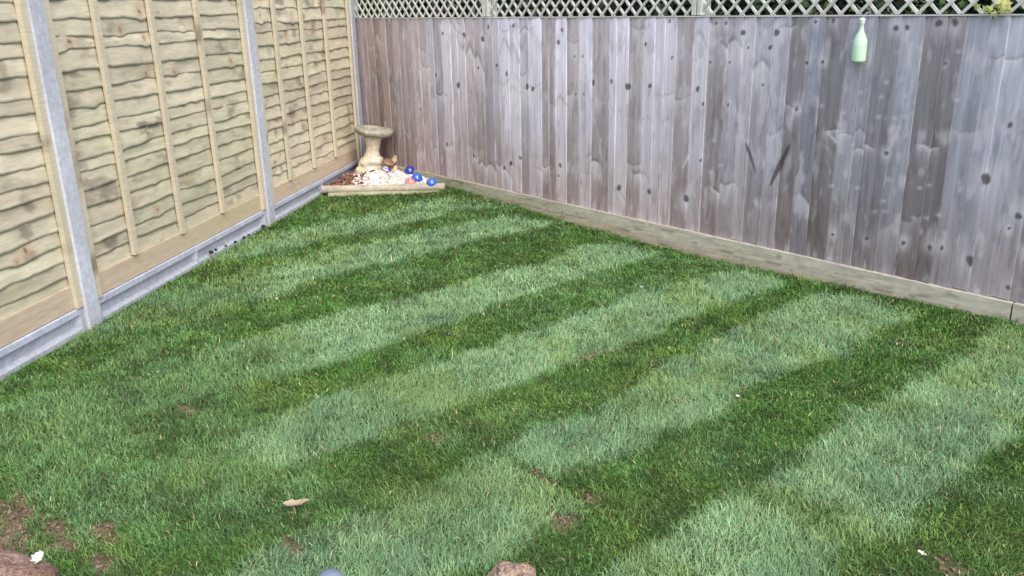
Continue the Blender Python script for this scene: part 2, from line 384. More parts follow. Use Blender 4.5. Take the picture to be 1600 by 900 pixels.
def gravel_board(k, label):
    t0 = T3+PITCH*k+.056; t1 = t0+PITCH-.112; org = L2W(np.array([[t0, 0, 0]]))[0]
    # section (n, z) swept along t, sunk panels between ribs
    ts = np.unique(np.concatenate([np.linspace(t0, t1, 90), [t0+.02, t0+.035, t1-.035, t1-.02, (t0+t1)/2-.007, (t0+t1)/2+.007, (t0+t1)/2-.014, (t0+t1)/2+.014]]))
    mid = (t0+t1)/2
    zz = [-.15, -.02, .022, .034, .082, .091, .117, .120]
    V = []
    for t in ts:
        sunk = ss(t0+.018, t0+.034, t)*ss(t1-.018, t1-.034, t)*ss(.007, .013, abs(t-mid)); sunk = float(sunk)
        for z in zz:
            n = .036
            if z in (.034, .082): n = .036-.028*sunk
            if z == .022: n = .036+.0*sunk
            if z == .120: n = .033
            V.append((t, n+.0015*(float(vn(t*30, z*60, k))-.5), z))
        V.append((t, -.02, .120)); V.append((t, -.02, -.15))
    m = len(zz)+2; F = []
    for u in range(len(ts)-1):
        for q in range(m): F.append((u*m+q, (u+1)*m+q, (u+1)*m+(q+1) % m, u*m+(q+1) % m))
    V = np.array(V); C = conc_tint(V, 20+k)*np.array([.98, 1.0, 1.05])
    o = mesh_np('concrete_gravel_board', L2W(V)-org, np.array(F), m_conc, None, C, False, tuple(org))
    tag(o, label, 'gravel board', 'concrete boards under the lap panels')
for k, lb in enumerate(['grey concrete gravel board under the far lap panel, running to the pebble corner', 'grey concrete gravel board under the middle lap panel, small dark clods along its foot',
                        'grey concrete gravel board under the nearest lap panel at the left edge']): gravel_board(k, lb)

# ------------------------------------------------------------------ board fence (right)
m_board = mat('weathered_boards', attr=True, rough=.75, spec=.25, noise=((150, 20, 5), .10), bump=((260, 20, 7), .35, .002))
fence = empty('board_fence', (0, 0, 0)); tag(fence, 'weathered grey closeboard timber fence with dark knots along the back of the lawn', 'fence')
ZS, ZT = .0969, 1.2925
# pixel positions read off the photograph, turned into points ON the fence plane (knots are part of these boards)
def onfence(px, py):
    d = fw+(px-800)/FPX*rt-(py-450)/FPX*up; t = (0-CY)/d.y; P = Vector((CX, CY, CZ))+d*t; return P.x, P.z
KN = [(1262, 98, 3), (1287, 97, 2.5), (1276, 34, 3), (1304, 32, 3), (1402, 44, 4.5), (1419, 43, 4), (1469, 36, 5.5), (1494, 35, 5.5), (1478, 99, 2), (1387, 239, 3),
      (1542, 279, 7), (1519, 407, 7), (1356, 372, 3), (1413, 379, 3.4), (1455, 386, 3.6), (1473, 387, 3), (1303, 366, 2.5), (1578, 356, 2.5), (1577, 448, 3.5), (1593, 337, 5),
      (928, 129, 4), (957, 127, 3), (983, 135, 5), (1018, 134, 3.6), (1010, 69, 3), (1052, 90, 2.4), (1092, 139, 3.8), (1101, 162, 2.6), (1139, 164, 2.6), (1121, 36, 2.6),
      (1137, 36, 2.6), (1163, 51, 4), (1215, 51, 5), (1206, 74, 3.6), (1171, 74, 2.2), (1194, 132, 2.2), (1247, 170, 3), (1111, 97, 2.4), (1142, 97, 2.2), (1048, 33, 2.6),
      (1097, 250, 2.4), (969, 293, 4.4), (900, 88, 2), (912, 88, 2), (902, 147, 2), (914, 147, 2), (877, 258, 3.2), (1017, 299, 4), (1074, 310, 4.4), (874, 274, 2),
      (756, 61, 3.6), (874, 66, 3.6), (727, 54, 3), (693, 52, 2.6), (718, 133, 4), (749, 106, 2.4), (765, 42, 3), (804, 40, 2.8), (682, 117, 3), (778, 102, 2.8), (826, 135, 4),
      (659, 170, 2.4), (880, 47, 3), (794, 115, 3), (834, 139, 3.5), (1580, 195, 4), (700, 225, 2.6), (742, 243, 2.6), (800, 255, 3), (790, 262, 2.6), (815, 246, 2.6)]
WH = [(1387, 128), (1413, 124), (1379, 151), (1417, 149), (1374, 182), (1399, 184), (1415, 182), (1347, 144), (1497, 156), (1348, 95), (1320, 176), (1285, 165), (1500, 80),
      (1382, 314), (1389, 280), (1301, 290), (1342, 293), (1439, 293), (1453, 289), (1369, 330), (1384, 330), (1430, 340), (1449, 340), (1469, 335), (1115, 70), (1129, 60),
      (1130, 98), (1117, 219), (1128, 258), (1112, 268), (965, 187), (978, 280), (946, 160), (1036, 268), (700, 175), (640, 150), (590, 87), (1210, 250), (1147, 45)]
BL = [(697, 40, 5, 9), (711, 47, 7, 8), (725, 61, 7, 8), (794, 61, 9, 11), (821, 50, 10, 9), (799, 144, 10, 9), (826, 146, 6, 6), (840, 146, 5, 7), (666, 110, 6, 5), (812, 128, 8, 9),
      (1150, 75, 14, 14), (1230, 45, 8, 6), (1003, 55, 8, 10), (740, 100, 20, 18), (800, 95, 18, 22), (1040, 155, 9, 6), (1100, 70, 9, 20), (760, 260, 10, 8), (790, 270, 12, 8), (850, 268, 7, 6),
      (1000, 280, 7, 10), (930, 262, 6, 10), (1310, 212, 12, 5), (1350, 235, 8, 5), (1575, 100, 15, 8), (1310, 480, 5, 5), (1130, 300, 12, 10), (1190, 110, 8, 18), (1450, 232, 8, 6), (880, 165, 8, 12), (690, 160, 6, 8)]
SL = [((1167, 222), (1183, 270), .009, 0), ((1236, 225), (1205, 290), .015, 0), ((1085, 230), (1068, 263), .010, 1), ((1010, 215), (1026, 238), .009, 1), ((1293, 205), (1312, 225), .006, 1)]
scl = lambda px, py: .5*(onfence(px+1, py)[0]-onfence(px-1, py)[0])     # metres along X per pixel
scz = lambda px, py: .5*(onfence(px, py-1)[1]-onfence(px, py+1)[1])
DARKB = [onfence(x_, 150)[0] for x_ in (741, 752, 858, 890, 943, 1000, 1062, 1128, 1245, 1290, 1465, 1480)]
PALEB = [onfence(x_, 150)[0] for x_ in (700, 790, 812, 834, 873, 975, 1020, 1032, 1085, 1170, 1205, 1335, 1405, 1525, 1540)]
rb = np.random.default_rng(5)
edges = [-.02]
while edges[-1] < 8.0: edges.append(edges[-1]+rb.choice([.088, .1, .1, .112, .075])+rb.uniform(-.008, .008))
# snap a few board edges to the ones seen: the wide pale board at the right and some strong lines
for px, py in [(1555, 35), (1075, 35), (1128, 250), (848, 150), (870, 150), (1490, 440), (1340, 330), (1250, 200), (955, 60)]:
    X0 = onfence(px, py)[0]; j = int(np.argmin(np.abs(np.array(edges)-X0))); edges[j] = X0 if abs(edges[j]-X0) < .05 else edges[j]
edges = sorted(edges); edges = [edges[0]]+[b for a, b in zip(edges, edges[1:]) if b-a > .045]
VV = []; FF = []; CC = []; off = 0
zg = np.concatenate([np.linspace(ZS-.004, ZT, 170)])
knots = [(*onfence(a, b), r*scz(a, b)*1.0) for a, b, r in KN]
whs = [(*onfence(a, b), 2.1*scz(a, b)) for a, b in WH]
bls = [(*onfence(a, b), c*scl(a, b), d*scz(a, b)) for a, b, c, d in BL]
for i, (xa, xb) in enumerate(zip(edges, edges[1:])):
    nx = max(8, int((xb-xa)/.0055)); f = np.linspace(0, 1, nx)
    xs_ = xa-.010+(xb-xa+.010)*f
    tilt = rb.normal(0, .0018)
    bz = ZS+.0+rb.uniform(-.004, .004); zz = np.clip(zg, bz, None)
    xg, zg2 = np.meshgrid(xs_, zz, indexing='ij'); fg = np.meshgrid(f, zz, indexing='ij')[0]
    xg = xg+tilt*(zg2-.7)
    yy = -(.006+.009*fg)-.0015*(fbm(xg*8, zg2*2, 90+i, 2)-.5)
    s = 500+i*7
    grain = fbm(xg*70+.8*fbm(xg*6, zg2*2.5, s+3, 2), zg2*1.3+s, s, 4); fine = vn(xg*230, zg2*4, s+2)
    cloud = fbm(xg*9, zg2*3.2, s+5, 3)
    # general hue along the fence: brown-pink by the corner, lavender grey in the middle, darker blue grey at the right
    kx = np.clip(xg/5.2, 0, 1)
    c = lerp((.35, .285, .26), (.49, .46, .485), ss(0, .30, kx)); c = lerp(c, (.275, .27, .29), ss(.60, .88, kx)); c = lerp(c, (.39, .38, .405), ss(5.12, 5.2, xg))
    tone = rb.choice([.72, .82, .93, 1.03, 1.2, 1.0]) ; pink = rb.uniform(0, .5)*(1-.6*float(ss(1., 3., np.array(xa)))); blue = rb.uniform(.1, .65)
    xm = (xa+xb)/2
    if any(abs(xm-q_) < .05 for q_ in DARKB): tone = .74; pink = .42; blue = 0
    elif any(abs(xm-q_) < .05 for q_ in PALEB): tone = 1.22; pink = .05
    c = lerp(c, c*np.array([1.02, .90, .84]), pink); c = lerp(c, c*np.array([.93, 1.0, 1.10]), blue)
    c = c*tone*np.array([.99, 1.0, 1.05])*1.06
    c = c*(.66+.52*grain+.14*fine)[..., None]*(.84+.32*cloud)[..., None]
    # browner, darker foot and paler top
    c = lerp(c, c*np.array([.86, .76, .68]), .9*ss(.70, .16, zg2+.12*(cloud-.5))); c = c*(1+.20*ss(.6, 1.2, zg2)+.12*ss(.9, 1.4, xg)*ss(3.6, 2.6, xg)*ss(.4, .9, zg2))[..., None]
    # contour-like rings round the knots' heartwood: paler early wood / darker late wood
    ring = np.zeros_like(xg); kd = np.zeros_like(xg); hl = np.zeros_like(xg)
    for kx_, kz_, kr in knots:
        if kx_ < xa-.06 or kx_ > xb+.06: continue
        kr = max(kr*1.2, .0075); inside = (kx_ > xa-.004) and (kx_ < xb+.004)
        dx = xg-kx_; dz = zg2-kz_; a2 = np.arctan2(dz, dx); wob = 1+.12*np.sin(a2*2+kx_*31)+.06*np.sin(a2*3+kx_*57)
        d = np.hypot(dx*1.15, dz)/(wob)
        if inside:
            kd = np.maximum(kd, ss(kr*1.25, kr*.7, d))
            hl = np.maximum(hl, np.exp(-(np.hypot(dx*.9, (dz-kr*.9*np.sin(kx_*91))*.7)/(kr*2.3))**2)*(.35+.65*abs(math.sin(kx_*47))))
    c = lerp(c, np.array([.66, .64, .70]), .75*hl*(.7+.5*grain))
    def figure(bx, bzz, rx, rz, k_):
        # wild grain above a knot: a peaked pale tongue with a crisp upper edge that fades downwards, darker late wood over it
        global c
        pk = rb.uniform(.25, .75); oz = rb.uniform(-.35, .35)*rz
        top = bzz+oz+rz*(1.0-2.6*np.abs(fg-pk)**1.5*rb.choice([1, 1, -.7]))+.010*(fbm(xg*60, zg2*0, s+8, 2)-.5)
        u_ = (top-zg2)/rz; env = np.exp(-((xg-bx)/(rx*1.1+.02))**4)
        c = lerp(c, np.array([.70, .68, .74]), k_*ss(-.05, .12, u_)*np.exp(-np.clip(u_, 0, 9)/1.5)*env*(.7+.6*grain))
        c = c*(1-.27*np.exp(-((u_+.30)/.24)**2)*env*k_*1.4)[..., None]
    if rb.random() < .8:
        figure((xa+xb)/2, rb.choice([.30, .74, 1.12])+rb.uniform(-.09, .09), .07, rb.uniform(.02, .05), rb.uniform(.12, .5))
    for bx, bzz, rx, rz in bls:
        if bx < xa-.12 or bx > xb+.12: continue
        figure(bx, bzz, rx*1.2, rz, .80)
    # bleached blotches where the surface has weathered round small knots, mostly in rows across neighbouring boards
    row = np.exp(-((zg2-.36+.02*math.sin(i))/.06)**2)+np.exp(-((zg2-.78+.03*math.sin(i*1.3))/.08)**2)+np.exp(-((zg2-1.14)/.07)**2)
    bt = fbm(xg*24+s, zg2*9+s, s+14, 3)+.10*row
    c = lerp(c, np.array([.66, .64, .70]), .42*ss(.58, .82, bt)); c = c*(1-.18*ss(.60, .76, fbm(xg*30+s, zg2*8, s+17, 3)+.07*row))[..., None]
    for bx, bzz, rr in whs:
        if bx < xa-.03 or bx > xb+.03: continue
        q = np.hypot((xg-bx)*.75, zg2-bzz)/max(rr*1.15, .009); c = lerp(c, np.array([.58, .58, .64]), .62*np.exp(-q**2)*(.6+.8*grain))
    # generic figure so the rest of the board is not bare: thin pale/dark cathedral arcs
    arc = fbm(xg*16+s, zg2*2.2+.9*(fg-.5)**2, s+11, 2); c = c*(1-.16*np.exp(-((arc*7 % 1-.5)/.12)**2)*ss(.45, .7, cloud+.1))[..., None]
    for (a, b, wd, kind) in SL:
        p0 = np.array(onfence(*a)); p1 = np.array(onfence(*b)); v = p1-p0; L_ = np.hypot(*v); v = v/L_
        if max(p0[0], p1[0]) < xa-.02 or min(p0[0], p1[0]) > xb+.02: continue
        if not (min(p0[0], p1[0])-.03 < (xa+xb)/2 < max(p0[0], p1[0])+.05): pass
        al = (xg-p0[0])*v[0]+(zg2-p0[1])*v[1]; ac = np.abs((xg-p0[0])*v[1]-(zg2-p0[1])*v[0]); mk = ss(-.004, .01, al)*ss(L_+.004, L_-.01, al)
        wv = wd*(.4+.6*np.sin(np.clip(al/L_, 0, 1)*np.pi))
        c = lerp(c, np.array([.55, .55, .6]) if kind else np.array([.055, .045, .045]), .8*mk*ss(wv*1.2, wv*.7, ac))
    c = lerp(c, np.array([.060, .050, .055]), .85*kd)
    # darker along each board's thin edge, beside the lap
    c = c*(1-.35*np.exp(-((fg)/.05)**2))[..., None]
    nz_ = len(zz); V = np.stack([xg, yy, zg2], -1).reshape(-1, 3); n0 = len(V)
    # returns: thick edge (facing +X), thin edge, back face, bottom and top
    e1 = V.reshape(nx, nz_, 3)[-1].copy(); e1[:, 1] = -.0005; e0 = V.reshape(nx, nz_, 3)[0].copy(); e0[:, 1] = -.0005
    c1 = c[-1]*.45; c0 = c[0]*.8  # returns darkened in the tint as painted shade, so lit edges show less
    VV.append(np.concatenate([V, e1, e0])); CC.append(np.concatenate([c.reshape(-1, 3), c1, c0]))
    FF.append(grid_faces(nx, nz_, off))
    j = np.arange(nz_-1); fr = off+(nx-1)*nz_+j; bk = off+n0+j; FF.append(np.stack([fr, bk, bk+1, fr+1], 1))
    fr = off+j; bk2 = off+n0+nz_+j; FF.append(np.stack([bk2, fr, fr+1, bk2+1], 1))
    FF.append(np.stack([bk, bk2, bk2+1, bk+1], 1))
    for r_ in (0, nz_-1):
        ii = np.arange(nx-1); row = off+ii*nz_+r_
        FF.append(np.array([[off+r_, off+(nx-1)*nz_+r_, off+n0+r_, off+n0+nz_+r_]]))
    off += n0+2*nz_
ob = mesh_np('boards', np.concatenate(VV), FF, m_board, fence, np.concatenate(CC))
# rails and posts behind, carrying the trellis
m_rail = mat('rail_wood', attr=True, rough=.8, noise=((6, 60, 60), .2), bump=((8, 90, 90), .4, .002))
XP = [1.766, 3.590, 5.414, 7.238]
for z in (.3, 1.12):
    mb = MB(); mb.box(-.05, 8.0, .001, .05, z, z+.07, (.3, .27, .24)); mb.build('rail', m_rail, fence)
cap = MB()
nn_ = 160; xc = np.linspace(-.02, 8.0, nn_)
for a, b in zip(xc, xc[1:]):
    pass
def plank(mbx, x0, x1, y0, y1, z0, z1, cf, nx=120, nz=6, wav=0., seed=0):
    """a plank along X whose front face (y0) is a tinted grid"""
    xg = np.linspace(x0, x1, nx); zg = np.linspace(z0, z1, nz); Xg, Zg = np.meshgrid(xg, zg, indexing='ij')
    Zg = Zg+np.where(Zg > z1-1e-6, wav*(fbm(Xg*2.5, Xg*0, seed, 2)-.5), 0)
    Yg = y0+.002*(fbm(Xg*5, Zg*40, seed+1, 2)-.5)
    C = cf(Xg, Zg); Vf = np.stack([Xg, Yg, Zg], -1); Vb = Vf[:, [0, nz-1]].copy(); Vb[..., 1] = y1
    V = np.concatenate([Vf, Vb], 1); C = np.concatenate([C, C[:, [0, nz-1]]], 1); m = nz+2; order = list(range(nz))+[nz+1, nz]; F = []
    for u in range(nx-1):
        for q in range(m):
            a, b = order[q], order[(q+1) % m]; F.append((u*m+a, (u+1)*m+a, (u+1)*m+b, u*m+b))
    for u in (0, nx-1):
        for q in range(nz-1): 
            pass
        F.append((u*m, u*m+nz, u*m+nz+1, u*m+nz-1))
    mbx.add(V.reshape(-1, 3), F, C.reshape(-1, 3))
def base_col(X, Z):
    g1 = fbm(X*3, Z*45, 600, 4); c = lerp((.50, .48, .40), (.42, .40, .32), np.clip(g1*1.5-.3, 0, 1))
    c = lerp(c, (.26, .27, .17), np.clip((fbm(X*1.6, Z*6, 610, 3)-.46)*3.5, 0, .75)*ss(3.2, 1.2, X)+.35*ss(3, 1, X))
    c = lerp(c, (.42, .33, .22), .6*ss(.045, -.03, Z+.05*(fbm(X*4, X*0, 620, 3)-.5)))
    mk = ss(.66, .76, fbm(X*9, Z*70, 630, 3)); c = lerp(c, (.11, .10, .075), .55*mk)
    return c*(.85+.3*vn(X*40, Z*160, 640))[..., None]
for a, b in ((.0, 2.555), (2.560, 5.376), (5.384, 8.0)):
    mb = MB(); plank(mb, a, b, -.036, .012, -.15, ZS, base_col, int((b-a)/.012), 22, .004, int(a*10)); mb.build('gravel_board', m_rail, fence)
mb = MB(); plank(mb, -.02, 8.0, -.0165, .02, ZT+.001, ZT+.007, lambda X, Z: np.ones(X.shape+(3,))*np.array([.62, .61, .60])*(.8+.3*fbm(X*5, Z*60, 650, 3))[..., None], 300, 3, .0, 5)
mb.build('capping_strip', m_rail, fence)
for xp in XP:
    mb = MB(); mb.box(xp-.035, xp+.035, .052, .12, -.3, 1.199, (.33, .32, .29), bev=.004); mb.box(xp-.028, xp+.028, .0205, .075, 1.201, 1.64, (.50, .52, .48), bev=.004); mb.build('fence_post', m_rail, fence)

# trellis panels on top
m_tr = mat('trellis_wood', attr=True, rough=.8, spec=.2, noise=((30, 30, 30), .15), bump=((60, 60, 60), .3, .001))
trw = np.array([.60, .61, .57])
def trellis(x0, x1, label, seed):
    org = (x0, 0, ZT+.009); root = empty('trellis_panel', org); tag(root, label, 'trellis', 'diagonal trellis panels on the board fence')
    r = np.random.default_rng(seed); H = .31; W = x1-x0
    fr = MB(); c = trw*.95
    fr.box(0, .03, -.018, .018, 0, H, c, bev=.003); fr.box(W-.03, W, -.018, .018, 0, H, c, bev=.003)
    fr.box(.031, W-.031, -.017, .017, H-.03, H, c, bev=.003); fr.build('frame', m_tr, root)
    hw = .0064*math.sqrt(2); p = .092
    for layer, (y0, y1, sgn) in enumerate(((-.012, -.003, -1 if seed == 20 else 1), (-.002, .007, 1 if seed == 20 else -1))):
        mb = MB(); q = -H-.0+p*.3+r.uniform(0, .02)
        while q < W+H:
            # slat edges: x = q + sgn*z ; clip to the frame
            poly = []
            qa = q if sgn > 0 else q
            pts = [(qa-hw, 0), (qa+hw, 0), (qa+hw+sgn*(H-.031), H-.031), (qa-hw+sgn*(H-.031), H-.031)]
            # Sutherland-Hodgman against x in [.031, W-.031]
            for side, lim in ((1, .031), (-1, W-.031)):
                out = []
                for i_ in range(len(pts)):
                    a, b = pts[i_], pts[(i_+1) % len(pts)]
                    ia = (a[0]-lim)*side >= 0; ib = (b[0]-lim)*side >= 0
                    if ia: out.append(a)
                    if ia != ib:
                        t = (lim-a[0])/(b[0]-a[0]); out.append((lim, a[1]+t*(b[1]-a[1])))
                pts = out
                if not pts: break
            if len(pts) >= 3:
                nP = len(pts); V = [(x, y0, z) for x, z in pts]+[(x, y1, z) for x, z in pts]
                F = [(0, i_, i_+1) for i_ in range(1, nP-1)]+[(nP, nP+i_+1, nP+i_) for i_ in range(1, nP-1)]+[(i_, (i_+1) % nP, nP+(i_+1) % nP, nP+i_) for i_ in range(nP)]
                mb.add(V, F, trw*(r.uniform(.78, 1.0) if layer == 0 else r.uniform(.95, 1.2))*np.array([1, 1, r.uniform(.94, 1.04)]))
            q += p+r.uniform(-.003, .003)
        mb.build('lattice', m_tr, root)
xe = [-.02]+XP
for i, lb in enumerate(['pale diagonal trellis panel nearest the corner post', 'pale diagonal trellis panel between the two visible fence posts', 'pale diagonal trellis panel above the hanging bottle',
                        'pale diagonal trellis panel at the right end']):
    trellis(xe[i]+.004, xe[i+1]-.004, lb, 20+i)

# ------------------------------------------------------------------ planting behind the fence
m_leaf = mat('leaves', attr=True, rough=.5, spec=.4)
m_bark = mat('bark', (.09, .07, .05), rough=.95, noise=((20, 20, 5), .4))
def shrub(name, label, cat, cx, cy, rx, ry, z0, z1, n, size, c0, c1, seed, group='shrubs behind the fence', trunkh=None):
    r = np.random.default_rng(seed); root = empty(name, (cx, cy, 0)); tag(root, label, cat, group)
    # leaf clumps spread through the crown's volume
    nc = 60; cc = r.uniform(-1, 1, (nc, 3)); cc = cc/np.maximum(1, np.linalg.norm(cc, axis=1))[:, None]
    k = r.integers(0, nc, n); P = cc[k]*np.array([rx, ry, (z1-z0)/2])+r.normal(0, .13, (n, 3))*np.array([1, .8, 1]); P[:, 2] += (z0+z1)/2
    P[:, 1] = np.clip(P[:, 1], .18-cy, None); P[:, 2] = np.clip(P[:, 2], .05, None)
    # leaf = folded diamond of 4 verts + centre
    a = r.uniform(0, 2*np.pi, n); e = r.uniform(-.9, .9, n); d = np.stack([np.cos(a)*np.cos(e), np.sin(a)*np.cos(e), np.sin(e)], 1)
    u = np.cross(d, r.normal(0, 1, (n, 3))); u /= np.linalg.norm(u, axis=1)[:, None]; nn = np.cross(d, u)
    L = size*r.uniform(.6, 1.3, n)[:, None]; Wd = L*.3
    V = np.stack([P, P+d*L*.45+u*Wd+nn*L*.08, P+d*L, P+d*L*.45-u*Wd+nn*L*.08], 1)
    tone = r.random(n)*.6+.4*r.random(nc)[k]; c = lerp(c0, c1, tone)*(.6+.7*r.random((n, 1)))
    i = np.arange(n)[:, None]*4
    mesh_np('crown', V.reshape(-1, 3), [i+np.array([0, 1, 2]), i+np.array([0, 2, 3])], m_leaf, root, np.repeat(c[:, None], 4, 1).reshape(-1, 3), False)
    mb = MB()
    def limb(p0, p1, r0, r1, nseg=5):
        p0 = np.array(p0, float); p1 = np.array(p1, float); V = []; m = 7
        bend = r.normal(0, .05, 3)
        ax = (p1-p0)/np.linalg.norm(p1-p0); u_ = np.cross(ax, [.3, 1, .2]); u_ /= np.linalg.norm(u_); v_ = np.cross(ax, u_)
        for q in range(nseg):
            f = q/(nseg-1); ce = p0+(p1-p0)*f+bend*math.sin(f*np.pi); rr = r0+(r1-r0)*f
            for w_ in range(m): V.append(ce+rr*(math.cos(w_/m*2*np.pi)*u_+math.sin(w_/m*2*np.pi)*v_))
        F = [(q*m+w_, q*m+(w_+1) % m, (q+1)*m+(w_+1) % m, (q+1)*m+w_) for q in range(nseg-1) for w_ in range(m)]
        mb.add(V, F)
    limb((0, 0, -.1), (0, 0, (z0+z1)/2), .05, .035)
    for q in range(9):
        s_ = cc[r.integers(0, nc)]; limb((0, 0, .3+.1*q), (s_[0]*rx*.9, max(s_[1]*ry*.9, .25-cy), (z0+z1)/2+s_[2]*(z1-z0)/2*.8), .022, .006)
    mb.build('stems', m_bark, root)
dk0, dk1 = np.array([.010, .022, .012]), np.array([.035, .070, .028])
cxs = [.2, 1.3, 2.4, 3.5, 4.6, 5.7, 6.9]
labs = ['dark evergreen shrub with pale young tips behind the trellis by the corner', 'dark leafy shrub behind the first trellis panel', 'dark evergreen shrub behind the left part of the middle trellis panel',
        'dark leafy shrub with a yellow green top behind the second trellis post', 'mid green shrub behind the trellis left of the hanging bottle', 'deep green laurel-like shrub behind the trellis right of the bottle',
        'dark shrub behind the right end of the board fence']
for i, x_ in enumerate(cxs):
    g1 = dk1*(1.0, .8, .6, 1.0, 1.5, 1.35, 1.2)[i]
    shrub('shrub', labs[i], 'shrub', x_-.35*(i < 6), .95+.1*(i % 2), .78, .55, .5, 2.5, 5200, .07, dk0, g1, 40+i)
shrub('shrub', 'tall dark shrub beyond the corner of the two fences', 'shrub', -1.2, .9, .9, .7, .4, 2.7, 5200, .08, dk0, dk1, 60)
for i, x_ in enumerate(np.arange(-3.6, 6.5, 1.45)):       # second row further back closes the view through the lattice
    shrub('hedge_shrub', None, 'shrub', float(x_), 2.3+.3*(i % 2), 1.0, .6, .1, 2.9, 3800, .11, dk0*.8, dk1*.6, 70+i, 'dark hedge row standing further back')
for o in bpy.data.objects:
    if o.name.startswith('hedge_shrub'): o['label'] = 'dense dark shrub of the hedge row further behind the fence'
# pale sprays: little groups of bright leaves near the lattice
def spray(label, cx, cy, cz, n, size, c, seed, spread=(.16, .08, .12)):
    r = np.random.default_rng(seed); root = empty('leafy_branch', (cx, cy, cz)); tag(root, label, 'branch', 'bright leafy branches behind the trellis')
    lv = MB()
    for q in range(n):
        p = r.normal(0, 1, 3)*np.array(spread); p[1] = max(p[1], .04-cy if cy < .3 else -.2) if cy > 0 else min(p[1], .012)
        a = r.uniform(0, 6.28); tl = r.uniform(-.5, .5)
        # lobed leaf outline (five points) with a small fold
        pts = []; m = 10
        for j in range(m):
            rr = size*(1 if j % 2 == 0 else .5)*(r.uniform(.8, 1.15)); th = j/m*2*np.pi
            pts.append((rr*math.cos(th), .2*rr*abs(math.sin(th))+0., rr*math.sin(th)))
        V = np.array([(0, 0, 0)]+pts); ca, sa = math.cos(a), math.sin(a); ct, st = math.cos(tl), math.sin(tl)
        V = V@np.array([[ct, st, 0], [-st, ct, 0], [0, 0, 1]]).T; V = V@np.array([[ca, 0, sa], [0, 1, 0], [-sa, 0, ca]]).T
        lv.add(V+p, [(0, 1+j, 1+(j+1) % m) for j in range(m)], np.array(c)*r.uniform(.7, 1.2))
    lv.build('leaves', m_leaf, root)
    st_ = MB(); base = np.array([.05, .28, .30]); V = []
    for q in range(8):
        f = q/7
        for w_ in range(5): V.append(base*(1-f)+np.array([.05*math.sin(f*4), 0, 0])+.006*(1.2-f)*np.array([math.cos(w_*1.257), math.sin(w_*1.257), 0]))
    st_.add(V, [(q*5+w_, q*5+(w_+1) % 5, (q+1)*5+(w_+1) % 5, (q+1)*5+w_) for q in range(7) for w_ in range(5)]); st_.build('stem', m_bark, root)
lx_, lz_ = onfence(1586, 11)
spray('yellow green lobed leaves hanging over the trellis at the top right corner', lx_-.03, -.045, lz_+.004, 16, .019, (.52, .55, .20), 1, (.045, .012, .022))
spray('small bright green leaves behind the trellis beside the corner post', .22, .2, 1.36, 24, .02, (.16, .26, .07), 2, (.14, .05, .08))
spray('fresh yellow green leaves behind the trellis right of the second post', 4.05, .25, 1.36, 18, .022, (.20, .30, .06), 3, (.15, .06, .08))
spray('few fresh green leaves behind the start of the middle trellis', 1.95, .25, 1.36, 14, .02, (.24, .30, .08), 4, (.12, .06, .05))
spray('clump of mid green leaves behind the trellis right of the bottle', 4.85, .25, 1.355, 34, .022, (.10, .19, .05), 5, (.22, .06, .09))

# ------------------------------------------------------------------ hanging bottle
def lathe(prof, m=28, sx=1, sy=1, fn=None):
    V = []; 
    for z, r_ in prof:
        for j in range(m):
            th = 2*np.pi*j/m; q = 1 if fn is None else fn(th, z); V.append((r_*q*math.cos(th)*sx, r_*q*math.sin(th)*sy, z))
    n = len(prof); F = [(i*m+j, i*m+(j+1) % m, (i+1)*m+(j+1) % m, (i+1)*m+j) for i in range(n-1) for j in range(m)]
    V.append((0, 0, prof[0][0])); V.append((0, 0, prof[-1][0])); b = len(V)-2
    F += [((j+1) % m, j, b) for j in range(m)]+[((n-1)*m+j, (n-1)*m+(j+1) % m, b+1) for j in range(m)]
    return np.array(V, float), F
m_glass = mat('pale_green_bottle', attr=True, rough=.45, spec=.4, noise=((25, 25, 60), .12))
bx, bz = onfence(1349.5, 94.5)[0], 1.088
bot = empty('hanging_bottle', (bx, -.052, bz)); tag(bot, 'pale mint green bottle hanging from the top of the board fence', 'bottle')
prof = [(0, .022), (.001, .028), (.004, .033), (.012, .034), (.078, .034), (.098, .032), (.120, .0235), (.138, .014), (.150, .011), (.172, .0105), (.174, .0125), (.182, .0125), (.184, .010)]
V, F = lathe(prof, 28, 1, .85); mb = MB()
cz = V[:, 2]; cb = lerp((.52, .72, .56), (.22, .45, .25), ss(.012, .002, cz)); mb.add(V, F, cb); mb.build('glass', m_glass, bot, True)
V, F = lathe([(.183, .011), (.185, .0125), (.196, .0125), (.199, .008)], 18); mb = MB(); mb.add(V, F, (.75, .80, .74)); mb.build('cap', m_glass, bot, True)
# cord: loop from the neck over the capping strip
V = []; path = [(0, -.012, .165), (0, -.004, .19), (0, .012, .208), (0, .03, .2185), (0, .05, .2215), (0, .068, .219), (0, .074, .19)]
for p_ in path:
    for j in range(6): V.append((p_[0]+.0014*math.cos(j*1.047), p_[1]+.0014*math.sin(j*1.047)*.7, p_[2]+.0014*math.sin(j*1.047)))
mb = MB(); mb.add(V, [(i*6+j, i*6+(j+1) % 6, (i+1)*6+(j+1) % 6, (i+1)*6+j) for i in range(len(path)-1) for j in range(6)], (.6, .62, .6)); mb.build('cord', m_rail, bot)

